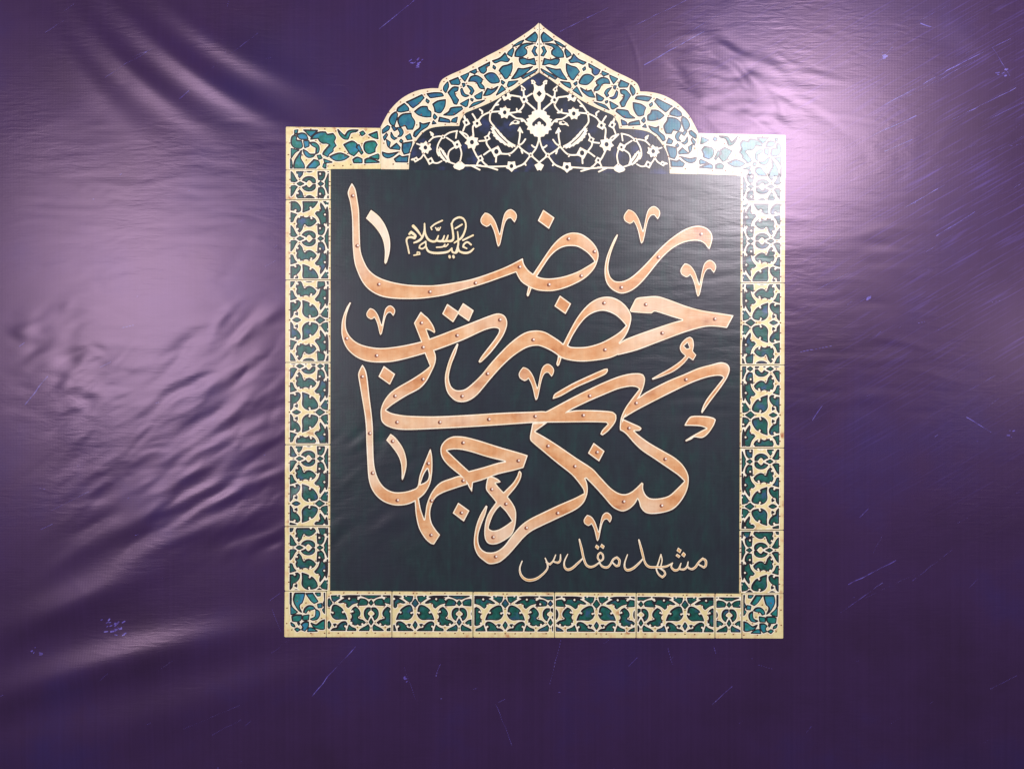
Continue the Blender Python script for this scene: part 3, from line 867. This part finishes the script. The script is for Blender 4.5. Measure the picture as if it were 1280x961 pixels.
# row one
letter('calligraphy_letter', 'long copper stroke rising at the left and looping at the right, top line of script', [pts(
    '440,229 436.2,236.2 434.8,242.5 437.5,252.5 440,270 440.6,290 441,307.5 443.1,327.5 447.4,341 453.8,353.8 462.5,363.1 475,370 490,373.1 510,374 530,373.1 555,369.4 571,364.8 602.5,355.6 627.5,346.9 645,340.6 '
    '647.5,346.2 652.5,353.1 661.2,358.8 667,361.4 675,363.6 690,364 705,360.6 720,354.4 732.5,346.9 742.5,336.2 746.9,326.2 748.1,317.5 745,308.8 737.5,300 727.5,293.1 717.5,291 708.8,292.5 700,297.5 691.2,306.2 682.5,318.1 673.8,331.2 666.2,342.5 '
    '660,337.5 655,330 653.5,322.9 635,332.5 615,340.6 590,348.8 565,353.8 545,356.5 532.5,356.9 510,356 490,352.5 473.8,346.9 462.5,338.8 456.2,329 451.2,315 450,300 449.4,280 448.8,262.5 446.9,250 445,238.8 443,233.8'),
    pts('661,355 659.6,362 658.3,368.4 659.2,370.8 660.8,370 664.6,360')],
    [pts('671.2,345.6 678.8,333.8 687.5,321.2 696.2,313.1 705,308.8 713.8,307.8 722.5,309 732.5,315 738.8,321.2 743.1,327.2 733.8,333.1 721.2,340 705,345.6 690,348.1 678.8,347.8')])
letter('calligraphy_letter', 'short pale curved stroke beside the tall stroke on the top line', [pts('463.8,262.5 457.5,273.1 467.5,282.5 475,292.5 479.4,302.5 481.2,315 480.6,328.1 481.9,330.4 483.8,327.5 486.9,316.2 487.8,305 486.2,293.8 481.2,281.2 473.8,270.6')], face='pale_copper')
letter('calligraphy_letter', 'sweeping copper letter at the right end of the top line', [pts(
    '771.2,293.1 767.5,298.8 761.9,311.2 757.5,323.8 755.6,336.2 756.2,347.5 759.4,356.2 766.2,363.1 776.5,367.2 787.5,364.4 797.5,357.5 807.5,346.9 817.5,334.4 827.5,322.5 840,311.2 852.5,304.4 865,301.5 873.8,301.9 880,305 883.8,310 886.2,312.2 888.1,307.5 890,298.8 888.8,291.9 883.8,286.2 876.2,283.1 867.5,283.1 857.5,286.2 847.5,291.9 835,301.2 822.5,313.1 810,326.9 797.5,339.4 787.5,347.5 778.8,351.5 770,351.9 765,349 761.9,344.4 760.2,336.2 761.2,326.2 765,312.5 771.6,296.5 772.2,293.6')])
VM = [((x - 530) / 8, (y - 128) / 8) for x, y in pts('530,128 500,165 485,205 500,245 545,272 570,262 585,245 610,290 630,350 650,440 662,470 680,450 695,390 715,290 735,225 760,190 790,185 825,228 845,190 848,150 825,115 790,95 755,105 725,140 705,210 690,290 678,345 660,290 635,220 600,165 565,138')]
for (x, y, s, lb) in [(606.2, 266, 1.0, 'two-horned copper vowel mark over the middle of the top line'), (785, 262.3, 1.0, 'two-horned copper vowel mark over the sweeping end letter of the top line'),
                      (855.6, 329.4, .98, 'two-horned copper vowel mark below the end of the top line'), (462.5, 385.2, .79, 'small two-horned copper mark inside the hooked letter of the second line'),
                      (653.8, 458.8, .97, 'two-horned copper mark between the second and third lines'), (733.8, 643.1, .77, 'small two-horned copper mark just above the bottom line of fine script')]:
    letter('vowel_mark', lb, [[(x + a * s, y + b * s) for a, b in VM]], h=.75, rimw=1.1)
for p, lb in [('679,262.5 693.1,272.5 686.2,286.5 672.2,276.2', 'plain copper diamond dot over the loop of the top line'), ('699.8,369.4 713.8,379.8 706.9,392.8 692.9,382.8', 'plain copper diamond dot over the loop of the second line'),
              ('559,379.8 572.8,389.4 578.8,378.8 592.2,388.1 586.2,401.9 572.8,392.5 566.5,403.1 552.8,392.5', 'pair of joined copper diamond dots above the second line'),
              ('479.8,457.2 494,467.5 487.5,480.9 473.1,470.6', 'copper diamond dot beside the tall left stroke of the third line'), ('741.9,553.1 755.6,563.5 748.8,576.6 734.8,566.2', 'pale riveted diamond dot inside the lowest line at the right'),
              ('572.8,627.8 586.9,637.9 579.8,651.5 565.9,641', 'pale riveted diamond dot beneath the triangular letter')]:
    letter('diamond_dot', lb, [pts(p)], h=.75)
# row two
letter('calligraphy_letter', 'copper letter with looped eye and long tail across the second line', [pts(
    '794,433 770,444.4 760,448.1 741.2,451 725,451.9 710,450 701.2,446.9 691.2,440 680,434.4 671.2,432.1 660,434 648.8,440 637.5,448.5 625.5,460 613.8,473.1 605,483.8 596.2,493.8 587.5,500 578.8,502.5 570,501.2 562.5,495 558.1,487.5 556.2,476.2 556.9,466.2 560.6,452.5 566.2,438.8 571.4,429.2 573.1,430 570,441.2 565,453.8 561.9,465 561.2,473.8 563.8,482.5 568.8,486.9 575,487.8 582.5,485.6 592.5,477.5 602.5,467.5 612.5,455 625,441.2 637.5,428.8 650,419.2 660,414.4 671.2,413.1 681.2,415 691.2,420.6 700,426.5 703.8,429.8 '
    '710,417.5 718.8,401.2 727.5,388.8 737.5,378.8 747.5,373.1 757.5,371 767.5,372.5 777.5,378.1 785,386.2 788.8,395 788.1,403.8 785,413.8 780,422.5 774.4,428.8 783,427'),
    pts('697.5,444 696.8,449 695.4,455 696.9,457.8 698.9,456.2 702,447')],
    [pts('710,431.9 715,421.2 722.5,408.8 731.2,398.1 740,391.9 750,388.8 758.8,389.4 768.8,393.8 776.2,400 782.2,406.9 775,414.4 763.8,421.9 750,428.8 735,433.1 722.5,434 713.8,433.5')])
letter('calligraphy_letter', 'angular copper wedge letter at the right end of the second line', [pts(
    '795.6,372.8 807.5,371 821.2,370.4 835,374.4 855,381.9 870,386.5 882.5,389.1 901.2,391.9 916.5,394.4 908.1,410.2 895,408.5 882.5,408.5 867.5,411.9 850,417.5 820,428.8 795,438.1 772,444 770,434 777.5,426.2 795,418.8 820,410 840,403.4 852.5,400 840,396.2 820,389.8 816.9,389.8 813.8,391.9 788.8,390.2 786.9,388.1 791.2,379.4')])
letter('calligraphy_letter', 'boat shaped copper letter with hooked ends on the second line', [pts(
    '437.5,377.8 432.5,386.2 428.1,398.8 426.9,410 427.5,420 431.2,431.2 437.5,440 447.5,447.5 460,451.9 475,453.1 490,452.2 507.5,448.5 531.2,441.9 543.1,438.4 561.2,431.9 580,424.6 590,420 605,413.1 615,410.2 621.2,410.2 624,411.9 623.1,416.2 617.5,425 608.8,436.2 601.2,446.2 598.1,451.9 599.4,453.5 602.5,451.9 612.5,441.9 621.2,431.2 628.8,420 633.1,410 634,402.5 631.9,396.2 627.5,392.8 621.2,391.9 611.2,394.8 590,403.1 565,412.8 550,418.6 537.5,423.1 526.2,426.9 507.5,431.2 490,434 475,435 460,433.1 447.5,428.8 438.8,421.9 433.8,413.8 432.2,405 433.1,395 436.2,385 439,378.5')])
# row three
letter('calligraphy_letter', 'copper stroke crossing the boat letter and folding into a long level bar', [pts(
    '526,389.6 517.5,403.8 521.9,415 526.2,426.2 531.2,441.9 534.4,450 537.5,457.5 530,463.8 515,473.8 497.5,483.8 487.5,491.2 480,501.2 476.2,511.2 476,520 477.5,526.9 483.8,532.5 495,536.2 510,537.2 532.5,536.4 577.5,534.2 615,531.9 665,528.5 690,527.6 694,519 681.2,514 665,514.4 627.5,515.8 577.5,518.8 545,520.2 522.5,520 505,519 490,516.2 482.5,512.5 490,506.2 507.5,495 523.8,486.2 532.5,477.5 538.8,466.2 543.8,455 545,446.2 543.1,438.8 537.5,423.8 533.1,411.9 537.5,413.1 543.1,416.5 544.1,414.4 541.2,406.2 535,397.5 530.6,393.8')])
letter('calligraphy_letter', 'copper slanted arm folding back like a ribbon on the third line', [pts(
    '672,524 674,517 680.6,515 697.5,506.2 716.2,496.2 735,486.9 753.8,478.1 772.5,470.6 787.5,466.9 798.8,466.5 803.8,468.1 806,473.1 805,481.2 801.9,490 798.8,496.2 793,505 786,514 779.6,522.6 778.6,530 777,538 774.8,537.5 774.8,530 776.2,521.2 781.2,510 790,497.5 798.8,486.2 795,483.8 787.5,483.1 772.5,486.2 753.8,493.8 735,501.9 710,514.4 700,524 684,528')])
letter('calligraphy_letter', 'copper slanted arm with a hooked tip at the right of the third line', [pts(
    '779.4,522.5 783,512 791,500 798.8,496 807.5,490 832.5,476.9 855,467.5 872.5,460 888.8,455.6 900,452.8 907.5,454.4 911.2,458.8 911.2,465 907.5,473.8 900,485 892.5,495 885,505 880,512.5 877.2,516.5 876.2,514.4 878.8,506.2 883.8,497.5 892.5,486.2 900,476.9 903.8,471.9 901.2,470 895,469.6 882.5,471.9 865,478.1 845,487.5 820,500 795,513.1')])
letter('calligraphy_letter', 'level copper bar with a down-turned hook below the slanted arm', [pts(
    '682,528 688,518 710,514 722.5,512.5 747.5,512.8 765,514.4 770,518.1 770.2,523.8 767.5,530 760,538.8 753.1,544 750.2,542.5 752.5,537.5 759.4,530 757.5,528.1 735,527.5 705,527.8')])
letter('calligraphy_letter', 'broad copper strokes meeting in a toothed bowl at the lower right', [pts(
    '774.8,531 778.8,523.5 788.8,528.1 798.8,532.5 801.9,535.2 799.4,538.1 792.5,538.4 800,545 812.5,553.8 827.5,562.5 842.5,571.2 852.5,580 858.8,590 860.6,598.8 858.8,611.2 852.5,623.8 842.5,635 830,640 815,641.9 806.2,640 800.6,633.8 798.8,627.5 796.9,623.1 793.8,628.8 787.5,635 780,638.5 773.8,637.8 765,632.8 753.5,619.6 742.5,607.5 732.5,597.5 727,600 720,598.1 712.5,591.2 695,577.5 680,565 663.8,551.2 662.4,546.2 663.8,537.5 665.6,528.4 684.4,528 668.8,539.2 682.5,546.9 700,558.1 720,571.9 740,585 750,595.6 762.5,608.8 772.5,615.6 781.2,617.2 788.8,614.4 795.6,608.9 801.9,602.5 804,603.8 803.8,611.2 807.5,618.8 813.8,622.5 825,622.2 836.2,618.8 846.2,610 855,601 847.5,593.8 835,585 817.5,573.1 802.5,563.1 792.5,553.8 783.8,543.8 779,539.6 774.8,537.5')])
letter('calligraphy_letter', 'copper stroke curling down into a deep hook on the lowest line', [pts(
    '724,594 730.6,595.6 733.8,603.8 734.6,612.5 733,620.5 728.8,628.8 720,636.4 700,646.2 680,655.6 665,663.1 655,671.2 646.2,681.2 636.2,692.5 626.2,701.2 618.8,704 611.2,704.4 605,700.6 597.5,693.8 593.1,683.8 592.5,672.5 595,657.5 600,643.8 607.5,631.2 609.4,632.5 606.9,642.5 601.9,655 598.1,667.5 598.1,677.5 601.2,685 607.5,689.4 616.2,689.8 623.8,686.9 631.2,680.6 640,668.8 651.2,656.2 662.5,648.1 680,639.4 700,630 717.5,622.5 730,616 728.8,611.2 723.8,603.8 717,595.5')])
letter('vowel_mark', 'copper loop with a long slanted tail above the third line', [pts(
    '861.9,421 857.5,422.8 851.9,428.1 849.4,434.4 851.2,440 856.2,444.8 850,451.2 837.5,460 825,466.9 814.4,473.1 815.6,474.6 827.5,470.6 842.5,463.8 853.8,455 860.6,446.9 866,450.6 870,443.8 865.6,438.8 866.9,431.2 865.6,423.8')], [pts('859,428.4 854.6,432.5 858,436 861.6,435')], h=.6, rimw=1.1)
letter('vowel_mark', 'small folded copper mark under the hooked tip at the right', [pts(
    '863.8,520 882.5,520 891.2,521.9 894.4,524.4 891.9,531.2 886.2,540 881.2,545 876.2,547.2 867.5,546.2 863.8,548.8 857,551.6 856.2,550 865,544.4 877.5,537.5 882.5,535.2 876.2,532.8 866,532 855,531.9 857.5,526.9')], h=.7)
letter('vowel_mark', 'thin slanted copper bar floating over the ribbon arm', [pts('690.6,498.8 692.5,493.1 697.5,489.4 716.2,478.8 735,470 755,461.2 759.4,460.6 759.6,463.8 756.2,468.1 740,475.6 720,484.4 701.2,495')], h=.7)
letter('calligraphy_letter', 'tall straight copper stroke curving into a pointed loop at the lower left', [pts(
    '453.1,455.4 449.4,462.5 447.8,468.8 450,482.5 453.1,501.2 456.2,520 457.7,538 458.1,555 459.4,580 460.6,596.2 463.8,608.8 470,618.8 478.8,626.2 490,630.6 500,631.5 510,630 517.5,626.9 523.6,623 531.2,616.2 537.5,605 540,592.5 540.6,580 540,568.8 538.1,560 534.4,568.8 528.8,582.5 524.4,595 521.9,607.7 515,611.9 505,614.4 493.8,614.8 483.8,611.2 476.2,603.8 470.6,592.5 467.5,577.5 466.5,555 466.2,536 465,520 461.9,495 459.4,472.5 457.2,462.5')],
    [pts('534.4,585.6 530,592.5 525.6,605 531.2,602.5 535,598.8 536.2,592.5')])
letter('calligraphy_letter', 'pale forked copper stroke ending in a square cut foot', [pts(
    '517.8,622 518.8,630 520,643.8 523.8,660 531.2,672.5 538.1,678.8 542.5,680.2 550.2,668.1 545,661.9 540,653.8 537.8,643.8 538.8,633.8 543.8,622.5 552.5,616.2 567.5,610.6 585,605 583,598 575,594.4 563.8,597.5 550,603.1 540,614.4 533.8,628.8 531.9,640 530.6,648.8 526.2,636.2 523.8,623.8 522.6,619')])
letter('calligraphy_letter', 'triangular copper letter with an open centre and a pointed spur', [pts(
    '565,545.6 557.5,549.4 551.9,556.2 550.6,563.8 553.1,572.5 560,581.2 568.8,588.8 575.6,594.4 583.8,603.8 586.2,608.8 590,614.8 591.2,603.1 603.8,599.4 622.5,592.5 641.2,588.1 654.4,584.4 659.8,568.8 647.5,565 622.5,557.8 600,550.6 582.5,546 572.5,545')],
    [pts('558.8,562.8 566.2,561.5 576.2,561.9 590,565 610,571.2 631.2,576.5 622.5,578.1 603.8,583.8 586.2,588.5 577.5,580.6 567.5,571.2')])
letter('calligraphy_letter', 'short copper curved stroke inside the bend of the tall lower stroke', [pts('488.1,541.9 482.8,550 490,558.1 497.5,568.8 501.2,578.8 502.2,590 502.2,598.1 503.1,600 505,596.2 508.1,583.8 508.1,573.8 505,562.5 500,553.8 493.8,546.2')])
letter('calligraphy_letter', 'copper knot letter with crossed strokes and a teardrop eye', [pts(
    '609.4,596.9 612.8,595 617.5,596 623.1,599 626.2,602.2 623.1,603.1 619.4,603.5 622.5,607.5 629.4,615 633.8,610.6 641.2,603.1 646.2,595 648.1,589.6 649.4,587.9 651.9,591.2 650.6,598.4 645,608.2 634.6,620.6 640,627.5 644.4,636.2 645.2,646.2 643.8,657.5 640,667.5 632.5,673.8 622.5,679 615,680 609.4,678.1 606.2,672.5 605.4,663.8 606.9,651.2 611.2,640 620,627.5 616.2,622.5 608.1,612.5 607.5,606.2')],
    [pts('625.2,631.9 632.5,639.4 640,650.6 632.5,656.2 623.8,661.2 616.2,662.8 611.2,660.6 611,658.1 615,646.2 620,637.5')])
# small blessing beside the top line
def SA(s): return pts(s, 500, 260, 10.667)
letter('small_script', 'tiny pale blessing in fine script beside the tall top stroke', [], h=.5, rimw=.55, face='script_pale', rimm='script_pale', shadow=1.2, strokes=[
    (SA('125,350 150,325 205,372 195,405 150,392 102,402 88,440 105,520 122,605'), [2.2, 3, 2.6, 2.4, 2, 1.6, 1.6]), (SA('178,245 230,300 290,385'), [3.4, 2.8, 1]), (SA('328,212 326,300 300,390 250,440 188,466'), [1.5, 1.8, 2.2, 2.4, 1.6]),
    (SA('328,212 336,330 372,415 430,448 480,440 512,372'), [1.5, 1.8, 2.4, 2.4, 2.2, 1.2]), (SA('495,440 560,442 592,372'), [2.2, 2.4, 1.2]), (SA('560,445 610,442 642,368'), [2.2, 2.4, 1.2]),
    (SA('620,446 690,440 712,400 702,300 688,215'), [2, 2.6, 2.2, 2, 2.2]), (SA('475,265 495,300 510,268'), 1.1), (SA('510,300 520,298 540,260'), 1.1), (SA('425,292 412,262 470,215 565,170'), [1.2, 1.4, 1.6, 1.6]),
    (SA('690,215 720,160 790,128 850,152 878,220 868,300 820,400 725,468'), [1.6, 1.8, 2.2, 1.8, 1.5, 1.8, 2.2, 1.4]), (SA('738,276 828,222'), 1.6), (SA('768,320 776,400 775,500 745,595'), [1.2, 1.6, 2, 2]),
    (SA('345,450 270,498 258,535 300,545 345,508 340,450'), 1.5), (SA('345,510 375,575 440,600 540,602 640,585 692,540'), [1.6, 2.2, 2.4, 2.4, 2.2, 1.4]), (SA('690,540 700,588 745,600 780,570'), [1.6, 2, 2, 1.4]),
    (SA('948,492 900,458 856,482 842,520 890,542'), [1.8, 1.8, 1.8, 1.8, 1.4]), (SA('770,500 790,575 860,602 930,590 982,545'), [1.4, 2, 2.4, 2.2, 1.4]), (SA('840,432 975,366'), 1.7), (SA('488,527 570,520 600,490'), 1.4), (SA('590,515 612,515 642,485'), 1.3),
    (SA('660,645 664,660'), 2.6), (SA('712,645 716,660'), 2.6), (SA('232,590 262,595 265,620 235,625 228,605'), 1.2), (SA('230,625 186,633'), 1.3)])
# bottom line
def SB(s): return pts(s, 780, 660, 10.667)
def SC(s): return pts(s, 710, 660, 10.667)
def SD(s): return pts(s, 640, 660, 10.667)
letter('small_script', 'fine copper word with three dots at the right of the bottom line', [pts(p, 780, 660, 10.667) for p in ('718,252 765,285 745,330 698,298', '705,335 750,365 730,395 684,362', '790,310 822,345 800,385 758,352')], h=.5, rimw=.85, face='script', shadow=1.3, strokes=[
    (SB('850,520 900,540 950,512 990,452 1045,400 1085,428 1086,490 1062,518 990,478'), [1.6, 2.8, 3, 2.4, 2.6, 3, 3, 2.6, 1.6]), (SB('645,458 628,512 672,556 725,540 757,462'), [1.2, 2.2, 3, 2.6, 1.3]), (SB('725,535 790,545 835,510 852,442'), [1.8, 2.6, 2.2, 1.3]), (SB('840,500 865,530 900,540'), 2.2),
    (SB('262,410 290,475 340,512 440,515 560,505 645,458'), [2.2, 2.8, 3, 2.8, 2.6, 1.4]), (SB('490,345 452,470 430,540 460,610 510,648 545,610 530,565 470,525'), [1.4, 1.8, 1.8, 2.2, 2.6, 2.6, 2.2, 2]), (SB('490,345 505,420 490,495'), [1.2, 1.5, 1.6]),
    (SB('196,152 230,280 262,410'), [1.8, 3, 2.8]), (SB('252,400 200,460 120,530 45,555 8,520 10,450 45,348'), [1.6, 2.6, 3.2, 3.2, 2.4, 1.8, 1.3])])
letter('small_script', 'fine copper word with two dots at the left of the bottom line', [pts(p, 710, 660, 10.667) for p in ('378,212 418,245 400,285 358,250', '446,202 488,235 470,275 426,242')], [pts('432,350 450,380 432,408 414,384', 710, 660, 10.667)], h=.5, rimw=.85, face='script', shadow=1.3, strokes=[
    (SC('150,145 180,270 206,390 240,480 290,512 350,500 415,455'), [1.8, 3, 2.8, 2.8, 3, 2.6, 1.8]), (SC('432,322 402,350 398,400 432,436 466,405 462,350 432,322'), 2.3), (SC('415,448 455,505 520,518 562,482 602,412 650,385 684,425 676,490 640,498 590,450'), [1.6, 2.6, 3, 2.4, 2.4, 2.6, 3, 3, 2.6, 1.6]),
    (SD('945,395 880,460 800,530 740,548 700,512 698,440 742,343'), [1.6, 2.8, 3.2, 3.2, 2.4, 1.8, 1.3]), (SD('135,435 105,520 112,600 155,662 225,690 325,670 420,600 472,530 468,460 442,395'), [1.4, 1.8, 2.6, 3.2, 3.6, 3.2, 2.6, 2.2, 2, 1.4]),
    (SD('455,450 505,478 548,432 582,352'), [1.6, 2.6, 2, 1.3]), (SD('548,440 610,455 642,425 646,346'), [1.6, 2.8, 2.4, 1.3])])

# ------------------------------------------------------------------ printed scratches on the purple
Fs = Field(-20, -20, 1300, 985, 0.9)
rs = random.Random(3)
def scratch(s, w=1.2):
    P = pts(s)
    Q = [P[0]]
    for a, b in zip(P[:-1], P[1:]):
        n = max(2, int(math.hypot(b[0] - a[0], b[1] - a[1]) / 9))
        for k in range(1, n + 1):
            Q.append((lerp(a[0], b[0], k / n) + rs.uniform(-.5, .5), lerp(a[1], b[1], k / n) + rs.uniform(-.4, .4)))
    # broken line: some pieces missing
    k = 0
    while k < len(Q) - 1:
        m_ = rs.randint(2, 6)
        seg = Q[k:k + m_ + 1]
        if len(seg) > 1 and rs.random() > .22:
            Fs.stroke(seg, [w * rs.uniform(.35, .75) for _ in seg], pad=2)
        k += m_
for s in ['795,32 860,0', '805,82 880,40', '1095,82 1115,60', '1150,30 1165,35', '1080,150 1220,75', '1105,132 1280,37', '1120,237 1220,180', '1150,320 1195,290', '1075,377 1088,370', '1170,295 1275,230', '1105,190 1140,175', '1090,170 1145,145',
          '1015,525 1027,507', '1005,535 1015,525', '1175,502 1247,545', '985,800 1025,790', '890,880 915,857', '817,940 840,922 850,905 856,892', '892,808 895,818', '947,830 967,836', '1007,915 1014,907', '687,855 702,797', '835,810 840,830', '1235,635 1240,650',
          '390,870 410,845 452,800', '505,832 520,875', '120,880 132,930', '0,597 60,612', '207,0 207,30', '270,50 287,0', '427,140 432,160', '1180,90 1280,40', '1200,215 1280,170', '1130,260 1180,232', '1000,440 1040,432', '1127,440 1132,425', '960,20 1000,5', '1240,60 1262,95', '1250,85 1275,100',
          '230,910 300,880', '340,760 352,790', '60,640 120,610', '20,520 60,470', '545,845 550,830', '330,175 345,190', '1060,730 1120,700', '1210,880 1235,840', '620,880 640,930', '700,40 760,10', '830,60 900,18', '1085,60 1190,5', '1190,150 1270,110']:
    scratch(s, rs.uniform(.9, 1.7))
for (cx, cy, r, n) in [(520, 77, 9, 9), (145, 782, 15, 22), (1085, 374, 6, 6), (45, 815, 8, 6), (1252, 90, 14, 5), (1262, 540, 14, 5), (505, 850, 5, 3), (1105, 70, 6, 5)]:
    for _ in range(n):
        x, y, a = cx + rs.gauss(0, r * .5), cy + rs.gauss(0, r * .4), rs.uniform(-1, .3)
        l = rs.uniform(1, 5)
        Fs.stroke([(x, y), (x + l * math.cos(a), y + l * math.sin(a))], rs.uniform(.8, 2.0), pad=2)
for _ in range(26):
    x, y = rs.choice(((rs.uniform(990, 1290), rs.uniform(0, 420)), (rs.uniform(0, 1280), rs.uniform(805, 960)), (rs.uniform(990, 1280), rs.uniform(400, 960)), (rs.uniform(0, 520), rs.uniform(0, 110))))
    l = rs.uniform(18, 75); a = math.radians(rs.gauss(-31, 9))
    scratch('%.1f,%.1f %.1f,%.1f' % (x, y, x + l * math.cos(a), y + l * math.sin(a)), rs.uniform(.6, 1.2))
for _ in range(150):
    x, y = rs.uniform(0, 1280), rs.uniform(0, 961)
    if 350 < x < 985 and 25 < y < 800: continue
    a = math.radians(rs.gauss(-30, 10)); l = rs.choice((2, 3, 5, 9, 16))
    Fs.stroke([(x, y), (x + l * math.cos(a), y + l * math.sin(a))], rs.uniform(.3, .8), pad=2)
Fs.f = np.maximum(Fs.f, -np.minimum(50, np.where(True, 50, 50)))
keep = Field(-20, -20, 1300, 985, 0.9)
keepg = np.array(ground)
xx2, yy2 = np.meshgrid(keep.xs, keep.ys)
inside = (xx2 > 352) & (xx2 < 984) & (yy2 > 24) & (yy2 < 801)
sub = np.zeros_like(inside)
near = Fs.f < 2
sel = inside & near
dd = np.full(xx2.shape, 50.0)
dd[sel] = poly_sdf(xx2[sel], yy2[sel], keepg)
Fs.f = np.where(sel, np.maximum(Fs.f, 1.5 - dd), Fs.f)
scr = link('scratch_marks', fill_mesh('scratch_marks', Fs, Fs.f, 0.0005), banner, 'scratch')
scr['kind'] = 'stuff'
print('cells', NC[0], 'rivets placed', len(used), 'of', len(RIV), 'tris', sum(len(o.data.polygons) for o in bpy.data.objects if o.type == 'MESH'))
